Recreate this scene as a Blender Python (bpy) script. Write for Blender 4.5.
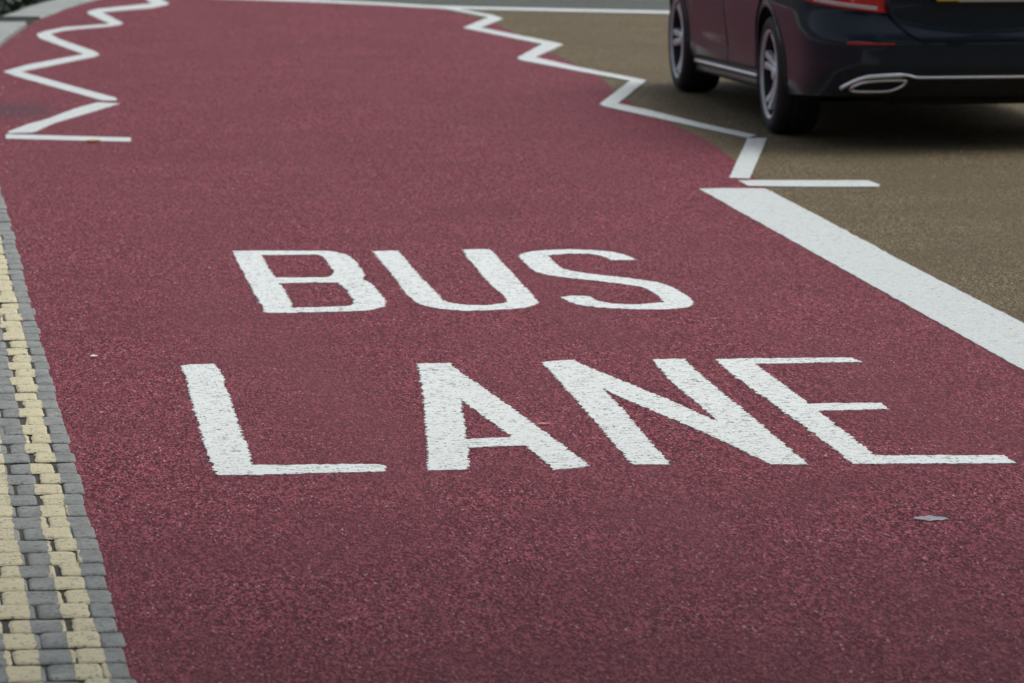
import bpy, bmesh, math, random
from mathutils import Vector, Matrix, noise
from mathutils.geometry import tessellate_polygon, delaunay_2d_cdt
import numpy as np
R = math.radians
random.seed(7)
scene = bpy.context.scene
for o in list(bpy.data.objects): bpy.data.objects.remove(o)
col = scene.collection

# ------------------------------------------------------------ camera
F = 4400.0; CAM_H = 2.076
TH = math.atan((341.5 + 255.0) / F)
YAW = math.atan((512 + 100.0) / (F / math.cos(TH)))
cd = bpy.data.cameras.new('camera'); cam = bpy.data.objects.new('camera', cd); col.objects.link(cam)
cam.location = (0, 0, CAM_H)
cam.rotation_euler = (math.pi/2 - TH, 0, -YAW)
cd.sensor_width = 36.0; cd.lens = F/1024*36.0
cd.clip_start = 0.1; cd.clip_end = 3000
cd.dof.use_dof = True; cd.dof.focus_distance = 13.2; cd.dof.aperture_fstop = 7.6; cd.dof.aperture_blades = 0
scene.camera = cam
# ------------------------------------------------------------ sky, sun, exposure
SUN_EL, SUN_AZ = R(60), R(62)       # azimuth clockwise from +Y
w = bpy.data.worlds.new("World"); scene.world = w; w.use_nodes = True
nt = w.node_tree; nt.nodes.clear()
sky = nt.nodes.new('ShaderNodeTexSky'); sky.sky_type = 'NISHITA'; sky.sun_disc = False
sky.sun_elevation = SUN_EL; sky.sun_rotation = SUN_AZ
sky.air_density = 1.0; sky.dust_density = 5.0; sky.ozone_density = 1.0
hs = nt.nodes.new('ShaderNodeHueSaturation'); hs.inputs['Saturation'].default_value = 0.45
bg = nt.nodes.new('ShaderNodeBackground'); bg.inputs['Strength'].default_value = 0.115
out = nt.nodes.new('ShaderNodeOutputWorld')
nt.links.new(sky.outputs[0], hs.inputs['Color']); nt.links.new(hs.outputs[0], bg.inputs['Color']); nt.links.new(bg.outputs[0], out.inputs['Surface'])
sl = bpy.data.lights.new('sun', 'SUN'); sl.energy = 0.8; sl.angle = R(32); sl.color = (1.0, 0.97, 0.93)
so = bpy.data.objects.new('sun', sl); col.objects.link(so)
sd = Vector((math.sin(SUN_AZ)*math.cos(SUN_EL), math.cos(SUN_AZ)*math.cos(SUN_EL), math.sin(SUN_EL)))
so.rotation_euler = sd.to_track_quat('Z', 'Y').to_euler(); so.location = (20, -10, 30)
vs = scene.view_settings
vs.view_transform = 'Standard'; vs.look = 'None'; vs.gamma = 1.0; vs.use_curve_mapping = False
vs.exposure = 0.50
scene.cycles.max_bounces = 8

# ------------------------------------------------------------ helpers
def at(x, y, z=0.0):
    """measured spot on the ground: photograph coordinates turned into metres on the plane z"""
    u = x - 512; v = y - 341.5
    fx = F*math.cos(TH) - v*math.sin(TH); dz = F*math.sin(TH) + v*math.cos(TH)
    k = (CAM_H - z)/dz; X = u*k; Y = fx*k
    return Vector((X*math.cos(YAW)+Y*math.sin(YAW), -X*math.sin(YAW)+Y*math.cos(YAW)))

def link(name, me, mat=None, parent=None, smooth=False):
    o = bpy.data.objects.new(name, me); col.objects.link(o)
    if mat:
        for m in (mat if isinstance(mat, (list, tuple)) else [mat]): me.materials.append(m)
    if parent: o.parent = parent
    if smooth:
        for p in me.polygons: p.use_smooth = True
    return o
def mesh(name, verts, faces, mat=None, parent=None, smooth=False, mi=None):
    me = bpy.data.meshes.new(name); me.from_pydata([tuple(v) for v in verts], [], faces)
    if mi: me.polygons.foreach_set('material_index', mi)
    me.update()
    return link(name, me, mat, parent, smooth)
def from_bm(name, bm, mat=None, parent=None, smooth=False):
    bmesh.ops.recalc_face_normals(bm, faces=bm.faces)
    me = bpy.data.meshes.new(name); bm.to_mesh(me); bm.free()
    return link(name, me, mat, parent, smooth)
def thing(o, label, cat, group=None):
    o['label'] = label; o['category'] = cat
    if group: o['group'] = group
    return o
def struct(o, kind='structure'):
    o['kind'] = kind; return o
def apply_mods(o):
    dg = bpy.context.evaluated_depsgraph_get(); dg.update()
    me = bpy.data.meshes.new_from_object(o.evaluated_get(dg), depsgraph=dg)
    o.modifiers.clear(); o.data = me

class N:
    """small node builder"""
    def __init__(s, name):
        s.m = bpy.data.materials.new(name); s.m.use_nodes = True
        s.t = s.m.node_tree; s.t.nodes.clear()
        s.out = s.t.nodes.new('ShaderNodeOutputMaterial')
        s.b = s.t.nodes.new('ShaderNodeBsdfPrincipled'); s.t.links.new(s.b.outputs[0], s.out.inputs[0])
        s.tc = s.t.nodes.new('ShaderNodeTexCoord')
        s.P = s.tc.outputs['Object']
    def put(s, sock, v):
        if isinstance(v, (int, float)): sock.default_value = v
        elif isinstance(v, (tuple, list)):
            sock.default_value = tuple(v) + ((1,) if len(v) == 3 and sock.type == 'RGBA' else ())
        else: s.t.links.new(v, sock)
    def noise(s, scale, detail=2, rough=0.5, vec=None, dist=0.0):
        n = s.t.nodes.new('ShaderNodeTexNoise'); s.put(n.inputs['Scale'], scale); n.inputs['Detail'].default_value = detail
        n.inputs['Roughness'].default_value = rough; n.inputs['Distortion'].default_value = dist
        s.t.links.new(vec or s.P, n.inputs['Vector']); return n.outputs[0]
    def voro(s, scale, vec=None, out='Color', rand=1.0, feature='F1'):
        n = s.t.nodes.new('ShaderNodeTexVoronoi'); n.feature = feature; s.put(n.inputs['Scale'], scale); n.inputs['Randomness'].default_value = rand
        s.t.links.new(vec or s.P, n.inputs['Vector']); return n.outputs[out]
    def map(s, scale=(1,1,1), loc=(0,0,0), rot=(0,0,0), vec=None):
        n = s.t.nodes.new('ShaderNodeMapping'); n.inputs['Scale'].default_value = scale; n.inputs['Location'].default_value = loc; n.inputs['Rotation'].default_value = rot
        s.t.links.new(vec or s.P, n.inputs['Vector']); return n.outputs[0]
    def ramp(s, fac, stops, interp='LINEAR'):
        n = s.t.nodes.new('ShaderNodeValToRGB'); n.color_ramp.interpolation = interp
        while len(n.color_ramp.elements) < len(stops): n.color_ramp.elements.new(0.5)
        for e, (p, c) in zip(n.color_ramp.elements, stops):
            e.position = p; e.color = (c, c, c, 1) if isinstance(c, (int, float)) else (c[0], c[1], c[2], 1)
        s.t.links.new(fac, n.inputs[0]); return n.outputs[0]
    def mix(s, fac, a, b, mode='MIX'):
        n = s.t.nodes.new('ShaderNodeMix'); n.data_type = 'RGBA'; n.blend_type = mode
        s.put(n.inputs[0], fac); s.put(n.inputs[6], a); s.put(n.inputs[7], b); return n.outputs[2]
    def math(s, op, a, b=0.0, c=None):
        n = s.t.nodes.new('ShaderNodeMath'); n.operation = op; s.put(n.inputs[0], a); s.put(n.inputs[1], b)
        if c is not None: s.put(n.inputs[2], c)
        return n.outputs[0]
    def sep(s, v):
        n = s.t.nodes.new('ShaderNodeSeparateXYZ'); s.t.links.new(v, n.inputs[0]); return n.outputs
    def bump(s, h, dist=0.002, strength=1.0):
        n = s.t.nodes.new('ShaderNodeBump'); s.put(n.inputs['Height'], h); n.inputs['Distance'].default_value = dist; n.inputs['Strength'].default_value = strength
        s.t.links.new(n.outputs[0], s.b.inputs['Normal'])
    def set(s, **k):
        names = dict(color='Base Color', rough='Roughness', metal='Metallic', spec='Specular IOR Level', coat='Coat Weight', coatr='Coat Roughness', trans='Transmission Weight', ior='IOR', emit='Emission Color', emits='Emission Strength', alpha='Alpha')
        for a, v in k.items(): s.put(s.b.inputs[names[a]], v)
        return s

# ------------------------------------------------------------ materials
def surfacing(name, base, light, dark, chip, big_amt=0.16, chipcut=0.975, dark_patch=False, grit=(0.100, 0.080, 0.078)):
    n = N(name)
    st = n.map(scale=(1.0, 0.30, 1.0)); cs = n.sep(n.voro(210.0, vec=st)); cm = n.sep(n.voro(125.0, vec=st)); cl = n.sep(n.voro(27.0))   # 7, 16 and 37 mm clusters of aggregate
    v = n.math('ADD', n.math('MULTIPLY', cs[0], 0.62), n.math('ADD', n.math('MULTIPLY', cm[0], 0.32), n.math('MULTIPLY', cl[0], 0.06)))
    c = n.mix(n.ramp(v, [(0.25, 0), (0.80, 1)]), dark, light)
    c = n.mix(0.10, c, base)
    c = n.mix(n.ramp(cm[1], [(0.84, 0), (0.88, 0.40)]), c, grit)
    c = n.mix(n.ramp(cs[1], [(chipcut, 0), (min(1, chipcut+0.015), 0.85)]), c, chip)
    # bare dark pits between the stones
    fine = n.noise(150, 3, 0.65, vec=st)
    c = n.mix(n.ramp(fine, [(0.39, 1.0), (0.49, 0)]), c, tuple(v_*0.30 for v_ in dark))
    med = n.noise(60, 3, 0.7, vec=st)
    c = n.mix(n.ramp(med, [(0.33, 0.55), (0.50, 0)]), c, tuple(v_*0.7 for v_ in dark))
    big = n.noise(1.1, 5, 0.68)
    c = n.mix(n.ramp(big, [(0.36, big_amt*3.0), (0.62, 0)]), c, tuple(v_*0.5+0.008 for v_ in base))
    lanes = n.noise(1.0, 3, 0.6, vec=n.map(scale=(1.7, 0.10, 1)))
    c = n.mix(n.ramp(lanes, [(0.42, 0), (0.72, big_amt*2.6)]), c, tuple(v_*0.62+0.02 for v_ in base))
    if dark_patch:  # soft oval of darker colour near the left edge of the lane
        sx = n.sep(n.map(scale=(1/0.36, 1/0.9, 1), loc=(-0.62/0.36, -25.3/0.9, 0)))
        d = n.math('ADD', n.math('POWER', n.math('ABSOLUTE', sx[0]), 2.0), n.math('POWER', n.math('ABSOLUTE', sx[1]), 2.0))
        d = n.math('ADD', d, n.math('MULTIPLY', n.noise(4, 3), 0.8))
        c = n.mix(n.ramp(d, [(0.45, 0.50), (1.3, 0)]), c, (0.045, 0.045, 0.055))
    h = n.math('ADD', n.math('MULTIPLY', v, 1.0), n.math('MULTIPLY', n.math('ADD', fine, med), 1.0))
    n.set(color=c, rough=0.75, spec=0.06)
    n.bump(h, 0.007, 0.8)
    return n.m
M = {}
M['red'] = surfacing('red_surfacing', (0.235, 0.052, 0.074), (0.43, 0.118, 0.158), (0.070, 0.010, 0.017), (0.58, 0.40, 0.44), dark_patch=True)
M['tan'] = surfacing('buff_asphalt', (0.165, 0.129, 0.072), (0.31, 0.247, 0.146), (0.058, 0.047, 0.028), (0.5, 0.44, 0.33), big_amt=0.17, grit=(0.11, 0.125, 0.12))
M['grey'] = surfacing('grey_asphalt', (0.13, 0.145, 0.13), (0.2, 0.22, 0.2), (0.06, 0.07, 0.06), (0.3, 0.3, 0.28))

def road_paint(name, colr, wear=0.5, worn=(0.10, 0.085, 0.085)):
    n = N(name)
    nz = n.noise(34, 4, 0.75); nb = n.noise(3.0, 3, 0.6); nf = n.noise(150, 3, 0.7)
    c = n.mix(n.ramp(nb, [(0.35, 0.0), (0.7, 0.25)]), colr, tuple(v*0.82 for v in colr))
    c = n.mix(n.ramp(nf, [(0.34, 0.25+0.4*wear), (0.50, 0.0)]), c, tuple(v*0.45 for v in colr))
    k = n.math('ADD', n.math('MULTIPLY', nz, 0.65), n.math('ADD', n.math('MULTIPLY', nf, 0.25), n.math('MULTIPLY', nb, 0.18)))
    lo = 0.40 + 0.045*wear
    c = n.mix(n.ramp(k, [(lo, 0.95), (lo+0.025, 0.0)]), c, worn)
    pits = n.voro(70.0, out='Distance'); pm = n.sep(n.voro(70.0))[0]
    c = n.mix(n.math('MULTIPLY', n.ramp(pits, [(0.25, 1.0), (0.45, 0.0)]), n.ramp(pm, [(0.93-0.10*wear, 0.0), (0.95-0.10*wear, 0.95)])), c, worn)
    ls = n.noise(85, 3, 0.7, vec=n.map(scale=(0.35, 1.0, 1)))
    c = n.mix(n.ramp(ls, [(0.33, 0.75*wear), (0.43, 0.0)]), c, worn)
    n.set(color=c, rough=0.62, spec=0.4)
    n.bump(n.math('ADD', nz, n.math('MULTIPLY', nf, 0.6)), 0.006, 0.6)
    return n.m
M['white'] = road_paint('white_road_paint', (0.68, 0.735, 0.72), 1.0)
M['white_clean'] = road_paint('fresh_white_road_paint', (0.53, 0.58, 0.57), 0.8, (0.2, 0.2, 0.2))
M['yellow'] = road_paint('yellow_road_paint', (0.54, 0.495, 0.31), 0.85, (0.13, 0.13, 0.11))

n = N('granite_sett'); cellc = n.voro(420)
v = n.noise(9, 4, 0.6); g = n.mix(n.ramp(v, [(0.3, 0), (0.7, 1)]), (0.145, 0.158, 0.148), (0.265, 0.285, 0.268))
g = n.mix(0.25, g, cellc, 'SOFT_LIGHT')
g = n.mix(n.ramp(n.noise(70, 3, 0.7), [(0.36, 0.85), (0.47, 0)]), g, (0.05, 0.05, 0.045))
g = n.mix(n.ramp(n.voro(6.0), [(0.2, 0), (0.9, 0.3)]), g, (0.10, 0.115, 0.12))
n.set(color=g, rough=0.6, spec=0.45); n.bump(n.noise(75, 5, 0.75), 0.006, 0.9); M['sett'] = n.m
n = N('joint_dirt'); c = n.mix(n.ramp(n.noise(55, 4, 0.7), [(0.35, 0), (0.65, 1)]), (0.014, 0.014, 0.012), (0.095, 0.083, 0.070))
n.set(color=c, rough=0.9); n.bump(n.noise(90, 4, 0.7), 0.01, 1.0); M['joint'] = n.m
n = N('kerb_concrete'); c = n.mix(n.ramp(n.noise(7, 5, 0.7), [(0.3, 0), (0.7, 1)]), (0.17, 0.195, 0.185), (0.29, 0.32, 0.305))
c = n.mix(n.ramp(n.noise(60, 3, 0.7), [(0.3, 0.7), (0.42, 0)]), c, (0.12, 0.12, 0.11))
n.set(color=c, rough=0.8); n.bump(n.noise(90, 4, 0.7), 0.003, 0.6); M['kerb'] = n.m
n = N('pavement_slab'); c = n.mix(n.ramp(n.noise(4, 5, 0.7), [(0.3, 0), (0.7, 1)]), (0.17, 0.19, 0.18), (0.30, 0.33, 0.315))
n.set(color=c, rough=0.85); n.bump(n.noise(70, 4, 0.7), 0.003, 0.6); M['slab'] = n.m
n = N('bed_soil'); c = n.mix(n.ramp(n.noise(20, 4, 0.7), [(0.3, 0), (0.7, 1)]), (0.008, 0.009, 0.006), (0.03, 0.028, 0.02))
n.set(color=c, rough=0.95); n.bump(n.noise(40, 4, 0.7), 0.02, 1.0); M['soil'] = n.m
n = N('ivy_leaf'); c = n.mix(n.ramp(n.noise(11, 3, 0.7), [(0.3, 0), (0.7, 1)]), (0.010, 0.022, 0.010), (0.035, 0.055, 0.022))
n.set(color=c, rough=0.5); M['leaf'] = n.m

def simple(name, c, rough=0.5, metal=0.0, coat=0.0, coatr=0.03, spec=0.5, var=0.0, scale=8):
    n = N(name)
    cc = c
    if var: cc = n.mix(n.ramp(n.noise(scale, 4, 0.65), [(0.35, 0), (0.65, 1)]), tuple(v*(1-var) for v in c), tuple(min(1, v*(1+var)) for v in c))
    n.set(color=cc, rough=rough, metal=metal, coat=coat, coatr=coatr, spec=spec); return n
n = simple('dark_blue_car_paint', (0.006, 0.015, 0.027), 0.5, 0.0, 0.40, 0.02, 0.15)
# road film low on the panels
z = n.sep(n.P)[2]
film = n.math('MULTIPLY', n.ramp(z, [(0.25, 0.55), (0.55, 0.0)]), n.ramp(n.noise(6, 4, 0.6), [(0.3, 0.5), (0.7, 1.0)]))
n.set(color=n.mix(film, (0.006, 0.015, 0.027), (0.04, 0.036, 0.030)), coatr=n.math('ADD', n.math('MULTIPLY', film, 0.35), 0.03))
M['paint'] = n.m
M['plastic'] = simple('black_bumper_plastic', (0.012, 0.012, 0.012), 0.55, var=0.3).m
M['gloss'] = simple('gloss_black_trim', (0.006, 0.006, 0.006), 0.2).m
M['chrome'] = simple('brushed_chrome', (0.88, 0.90, 0.94), 0.33, 1.0, var=0.06, scale=30).m
M['alloy'] = simple('alloy_rim', (0.66, 0.69, 0.73), 0.36, 0.25, var=0.12, scale=15).m
M['disc'] = simple('brake_disc_steel', (0.10, 0.10, 0.10), 0.4, 0.8, var=0.3, scale=20).m
M['under'] = simple('underbody_black', (0.006, 0.006, 0.006), 0.85, var=0.3).m
n = simple('tyre_rubber', (0.010, 0.010, 0.011), 0.72, var=0.25, scale=12)
n.bump(n.noise(60, 3), 0.003, 0.4); M['tyre'] = n.m
n = simple('car_window_glass', (0.012, 0.014, 0.015), 0.03, spec=0.6); M['glass'] = n.m
n = simple('red_lamp_lens', (0.62, 0.010, 0.016), 0.12, coat=1.0, var=0.1, scale=40); M['redlens'] = n.m
n = simple('dark_red_reflector', (0.34, 0.008, 0.012), 0.25, coat=0.5, var=0.1, scale=40); M['darkred'] = n.m
n = simple('clear_lamp_lens', (0.62, 0.55, 0.57), 0.15, coat=1.0, var=0.1, scale=60); M['clearlens'] = n.m
n = simple('head_lamp_lens', (0.4, 0.42, 0.44), 0.08, coat=1.0, var=0.1); M['headlens'] = n.m
n = simple('plate_yellow', (0.62, 0.45, 0.05), 0.4, var=0.05); M['plate'] = n.m
n = simple('plate_strip_pale', (0.42, 0.40, 0.45), 0.4, var=0.1); M['platepale'] = n.m

# ------------------------------------------------------------ ground sheets
ZR, ZL, ZM = 0.0, 0.004, 0.0065
EDGE_X = 0.452
def EX(y):
    return 0.468 - 0.0042*(min(y, 22)-9.7)
#                                  # kerb-side edge of the red lane (runs along +Y)
def sheet(name, pts, z, mat, kind=True):
    vs_ = [(p[0], p[1], z) for p in pts]
    tris = tessellate_polygon([[Vector(v) for v in vs_]])
    bm = bmesh.new(); bv = [bm.verts.new(v) for v in vs_]
    for t in tris:
        try: bm.faces.new([bv[i] for i in t])
        except ValueError: pass
    for f in bm.faces:
        f.normal_update()
        if f.normal.z < 0: f.normal_flip()
    me = bpy.data.meshes.new(name); bm.to_mesh(me); bm.free()
    o = link(name, me, mat)
    if kind: struct(o)
    return o
def curve_pts(ctrl, step=0.25):
    """Catmull-Rom through control points"""
    c = [Vector(p) for p in ctrl]; c = [c[0]*2-c[1]] + c + [c[-1]*2-c[-2]]
    res = []
    for i in range(1, len(c)-2):
        p0, p1, p2, p3 = c[i-1:i+3]; k = max(1, int((p2-p1).length/step))
        for j in range(k):
            t = j/k
            res.append(0.5*((2*p1)+(p2-p0)*t+(2*p0-5*p1+4*p2-p3)*t*t+(3*p1-p0-3*p2+p3)*t**3))
    res.append(c[-2]); return res
ground = sheet('ground', [(-400, -200), (400, -200), (400, 900), (-400, 900)], -0.012, M['grey'])
# tan carriageway: everything this side of the far white line
FL = [(150, -5.0), (240, -1.8), (324, 1.2), (382, 3.8), (430, 6.8), (500, 8.6), (560, 9.9), (667, 12.2), (800, 15.6), (1024, 21.5), (1300, 29)]
far_line = [at(x, y, ZR) for x, y in FL]
road = sheet('road', [(EDGE_X-0.2, -12), (30, -12), (30, far_line[-1].y)] + [tuple(p) for p in reversed(far_line)] + [(EDGE_X-0.2, far_line[0].y)], ZR, M['tan'])

# kerb-side edge: straight beside the setts, then bending right further on
kerb_edge = curve_pts([(EX(20.8), 20.8), (0.415, 24.0), (0.46, 28.0), at(0, 47, ZL), at(35, 22, ZL), at(52, 15, ZL), at(98, 0, ZL), (3.6, 43.5), (7.5, 52), (14, 62)])
near_edge = []
y = -12.0
while y < 20.8:
    near_edge.append(Vector((EX(y) + 0.010*noise.noise(Vector((0, y*7.0, 0))) + 0.007*noise.noise(Vector((3, y*28, 0))), y))); y += 0.035 if y > 8 else 0.5
RB = [(600, 77), (569, 61), (553, 54), (530, 42), (512, 31.5), (498, 24.6), (478, 17.5), (455, 12.5), (432, 7.5)]
right_edge = [(3.80, -12), (3.80, 13)] + [tuple(at(x, y, ZL)) for x, y in [(1024, 352), (772, 192.5), (757, 178.5), (735, 161), (711, 142), (688, 131.5), (668, 121), (641, 110), (611, 88)] + RB]
_re = []
for a, b in zip(right_edge, right_edge[1:]):
    a, b = Vector(a), Vector(b); k = max(1, int((b-a).length/0.05))
    for j in range(k):
        p = a.lerp(b, j/k); _re.append((p.x + 0.018*noise.noise(Vector((p.x*3, p.y*9, 2))) + 0.010*noise.noise(Vector((p.x*20, p.y*40, 5))), p.y))
right_edge = _re + [right_edge[-1]]
# beyond the far line the red runs on behind it to the left
lane_pts = [tuple(p) for p in near_edge] + [tuple(p) for p in kerb_edge[:-1]]
fl_far = [tuple(at(x, y+0.2, ZL)) for x, y in FL[:5]]
keep = [p for p in kerb_edge if p[1] < fl_far[0][1]]
lane_poly = [tuple(p) for p in near_edge] + [tuple(p) for p in keep] + [tuple(at(120, -9, ZL))] + fl_far + list(reversed(right_edge))
bus_lane = sheet('bus_lane', lane_poly, ZL, M['red'])

# ------------------------------------------------------------ painted markings
def refine(poly, step):
    res = []
    for i, a in enumerate(poly):
        b = poly[(i+1) % len(poly)]; L = (b-a).length; k = max(1, int(L/step))
        for j in range(k): res.append(a.lerp(b, j/k))
    return res
def smooth_poly(poly, keep_deg=35):
    """round the shallow corners, keep the sharp ones"""
    n_ = len(poly); res = []
    for i in range(n_):
        a, b, c = poly[i-1], poly[i], poly[(i+1) % n_]
        ang = math.degrees((b-a).angle(c-b)) if (b-a).length > 1e-6 and (c-b).length > 1e-6 else 0
        if ang < keep_deg: res += [b.lerp(a, 0.25), b.lerp(c, 0.25)]
        else: res.append(b)
    return res
def marking(name, loops_px, mat, ragged=0.004, step=0.02, z=ZM, rnd=True, th=0.0062, jit=None):
    loops = []
    for k, lp in enumerate(loops_px):
        P = [at(x, y, z) for x, y in lp]
        if rnd: P = smooth_poly(P)
        P = refine(P, step)
        Q = []
        for i, p in enumerate(P):
            t = (P[(i+1) % len(P)] - P[i-1]); t.normalize(); nn = Vector((t.y, -t.x))
            d = ragged*(0.35*noise.noise(Vector((p.x*14, p.y*14, 1.3))) + 1.1*noise.noise(Vector((p.x*45, p.y*45, 4.1))) + random.uniform(-0.7, 0.7))
            Q.append(p + nn*d)
        loops.append(Q)
    # constrained triangulation, then keep the triangles that lie inside (even-odd), so ragged edges can never break the outline
    pts = [q for L in loops for q in L]; edges = []; k = 0
    for L in loops:
        m_ = len(L); edges += [(k+i, k+(i+1) % m_) for i in range(m_)]; k += m_
    vo, eo, fo = delaunay_2d_cdt(pts, edges, [], 0, 1e-6)[:3]
    A = np.array([(pts[a].x, pts[a].y) for a, b in edges]); B = np.array([(pts[b].x, pts[b].y) for a, b in edges])
    def inside(x, y):
        c = (A[:, 1] > y) != (B[:, 1] > y)
        if not c.any(): return False
        a, b = A[c], B[c]; xi = a[:, 0] + (y-a[:, 1])*(b[:, 0]-a[:, 0])/(b[:, 1]-a[:, 1])
        return bool((xi > x).sum() % 2)
    V = [(v.x, v.y, z) for v in vo]; Fc = []
    for f in fo:
        cx = sum(vo[i].x for i in f)/3; cy = sum(vo[i].y for i in f)/3
        if inside(cx, cy):
            a, b, c = [vo[i] for i in f]
            Fc.append(tuple(f) if (b-a).cross(c-a) > 0 else tuple(reversed(f)))
    # rim: every edge used by one triangle only gets a side wall
    cnt = {}
    for f in Fc:
        for q in range(3):
            e = (f[q], f[(q+1) % 3]); cnt[tuple(sorted(e))] = cnt.get(tuple(sorted(e)), []) + [e]
    low = {}
    for k_, es in cnt.items():
        if len(es) == 1:
            a, b = es[0]
            for v in (a, b):
                if v not in low: low[v] = len(V); V.append((V[v][0], V[v][1], z-th))
            Fc.append((b, a, low[a], low[b]))
    return mesh(name, V, Fc, mat)
def loc(ox, oy, s, pts): return [(ox+x/s, oy+y/s) for x, y in pts]
LG = 'white painted letters spelling BUS LANE'
letters = {
 'B': ([loc(220, 240, 5.689, [(68,62),(300,60),(620,62),(700,76),(752,98),(790,145),(830,195),(800,220),(850,240),(885,272),(915,310),(950,355),(925,383),(830,402),(600,408),(420,413),(260,413),(180,270)]),
         loc(220, 240, 5.689, [(235,85),(555,82),(590,95),(625,145),(655,190),(620,210),(450,214),(310,213),(285,170)]),
         loc(220, 240, 5.689, [(328,245),(500,241),(670,242),(700,262),(735,305),(768,352),(745,372),(590,382),(412,384),(390,330),(355,262)])],
        'white painted letter B, first letter of BUS'),
 'U': ([loc(360, 240, 5.689, [(72,65),(145,60),(215,60),(300,160),(400,268),(480,345),(510,358),(620,370),(740,370),(830,355),(835,325),(770,275),(700,210),(660,150),(625,120),(582,55),(660,52),(738,52),(765,78),(890,215),(985,315),(1015,350),(980,378),(850,395),(600,402),(420,388),(320,358),(250,295),(200,215),(135,140)])],
        'white painted letter U, middle letter of BUS'),
 'S': ([loc(510, 240, 5.12, [(42,78),(90,60),(170,52),(300,47),(450,52),(560,65),(650,100),(520,103),(480,82),(400,70),(300,68),(195,78),(215,100),(240,130),(290,155),(430,175),(600,193),(760,215),(830,240),(890,275),(925,300),(945,325),(900,345),(780,355),(560,352),(390,340),(310,320),(258,292),(330,283),(410,288),(430,308),(520,325),(640,330),(790,318),(750,280),(690,240),(560,222),(420,206),(280,192),(150,172),(100,140),(70,110)])],
        'white painted letter S, last letter of BUS'),
 'L': ([loc(170, 350, 4.452, [(50,70),(100,62),(203,62),(235,120),(260,200),(290,290),(315,370),(345,430),(365,510),(500,512),(700,508),(900,507),(938,508),(956,515),(960,527),(944,541),(700,545),(400,555),(215,556),(188,525),(150,400),(110,270),(75,130)])],
        'white painted letter L, first letter of LANE'),
 'A': ([loc(410, 350, 5.2526, [(40,72),(130,68),(210,68),(228,93),(400,208),(640,380),(790,490),(945,608),(850,620),(755,627),(740,612),(700,575),(605,500),(460,505),(305,512),(308,600),(295,627),(98,630),(90,500),(78,300),(62,180)]),
         loc(410, 350, 5.2526, [(265,255),(265,300),(290,400),(290,468),(400,462),(535,458),(470,405),(350,325)])],
        'white painted letter A beside the letter L of LANE'),
 'N': ([loc(530, 350, 4.096, [(50,50),(110,42),(180,40),(250,75),(330,105),(560,200),(700,262),(768,292),(720,245),(640,180),(560,110),(500,38),(630,35),(680,85),(900,265),(1140,468),(985,468),(840,395),(700,330),(560,272),(400,205),(298,158),(350,212),(450,325),(575,468),(420,468),(310,340),(200,215),(120,125)])],
        'white painted letter N between the A and the E of LANE'),
 'E': ([[(714.5,359),(750,358),(850.9,357.5),(862.6,361.7),(800,363),(755,363.5),(780,382),(808.7,403.4),(850,402.9),(881.7,402.7),(888.7,408.8),(850,409.8),(818,410.5),(845,432),(875,455.2),(940,455),(1003.6,455),(1015.7,463),(930,463.5),(853,463.5),(820,438),(790,415.6),(740,380)]],
        'white painted letter E with three bars, last letter of LANE'),
}
for ch, (lp, lab) in letters.items():
    o = marking('painted_letter', lp, M['white'], ragged=0.0075 if ch in 'LANE' else 0.007, step=0.010)
    thing(o, lab, 'road letter', LG)
o = marking('lane_edge_line', [[(699, 188.6), (725, 188), (765.6, 188.4), (815, 214), (923.5, 272), (1024, 323), (1110, 366), (1250, 437), (1250, 496), (1110, 417.5), (1024, 370), (836, 265)]], M['white_clean'], ragged=0.004, step=0.05, rnd=False)
thing(o, 'broad solid white line along the right edge of the red bus lane', 'road line')
o = marking('short_cross_line', [[(738.5, 180.3), (755, 180), (868, 180.2), (879.5, 184.4), (878.5, 186.5), (790, 186.3), (748, 185.6)]], M['white_clean'], ragged=0.002, rnd=False)
thing(o, 'short thin white cross line at the tip of the broad edge line', 'road line')
o = marking('short_dash', [[(747.7, 137.9), (766.8, 137.8), (749.5, 178.3), (729.4, 177.6)]], M['white_clean'], ragged=0.003, rnd=False)
thing(o, 'short thick white dash by the car rear wheel, ending the right zigzag', 'road line')
# right zigzag: one run of strokes in one outline
zr = [(599.5,103.8),(631,79.8),(631,80.6),(580,71.2),(520,59.8),(517.2,57.6),(545,42.3),(542,43.8),(479,31.0),(466,28.4),(463.6,27.2),(489,16.8),(489,17.2),(449,9.3),(425,6.9),(425,5.3),(452,7.4),(493,15.0),(503,18.4),(480.5,27.4),(547.7,40.8),(563.5,44.2),(535,57.0),(580,67.2),(640,78.9),(646,80.2),(618,103.2),(650,110.0),(700,122.6),(757,135.2),(748,137.3),(690,124.9),(640,113.9),(604,106)]
o = marking('zigzag_line', [zr], M['white_clean'], ragged=0.003, rnd=False, step=0.08, z=ZM+0.0015)
thing(o, 'white zigzag line on the right boundary between red lane and buff road', 'road line', 'white zigzag lines')
zl = [(3.5,71.4),(26.4,64.8),(83.5,54.0),(39,38),(36.8,34),(44,31.2),(64.5,27.2),(110,23.7),(88.5,14),(87,11.4),(97.6,8.8),(152,3.2),(140,-4.5),(128,-10),(140,-10),(156,-3),(169.2,2.9),(167,4.6),(152,7.8),(102,12.0),(123,22.8),(121,24.4),(109.3,26.3),(80,28.7),(64,30.4),(50,33.6),(58.6,38.6),(94,50.9),(99.6,54.2),(94,56.7),(21,71.6),(116.6,97.9),(116.4,100.4),(102.5,100.4),(14.6,75.8)]
o = marking('zigzag_line', [zl], M['white_clean'], ragged=0.003, rnd=False, step=0.08, z=ZM+0.0015)
thing(o, 'white zigzag line on the left side of the red lane by the kerb', 'road line', 'white zigzag lines')
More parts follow.
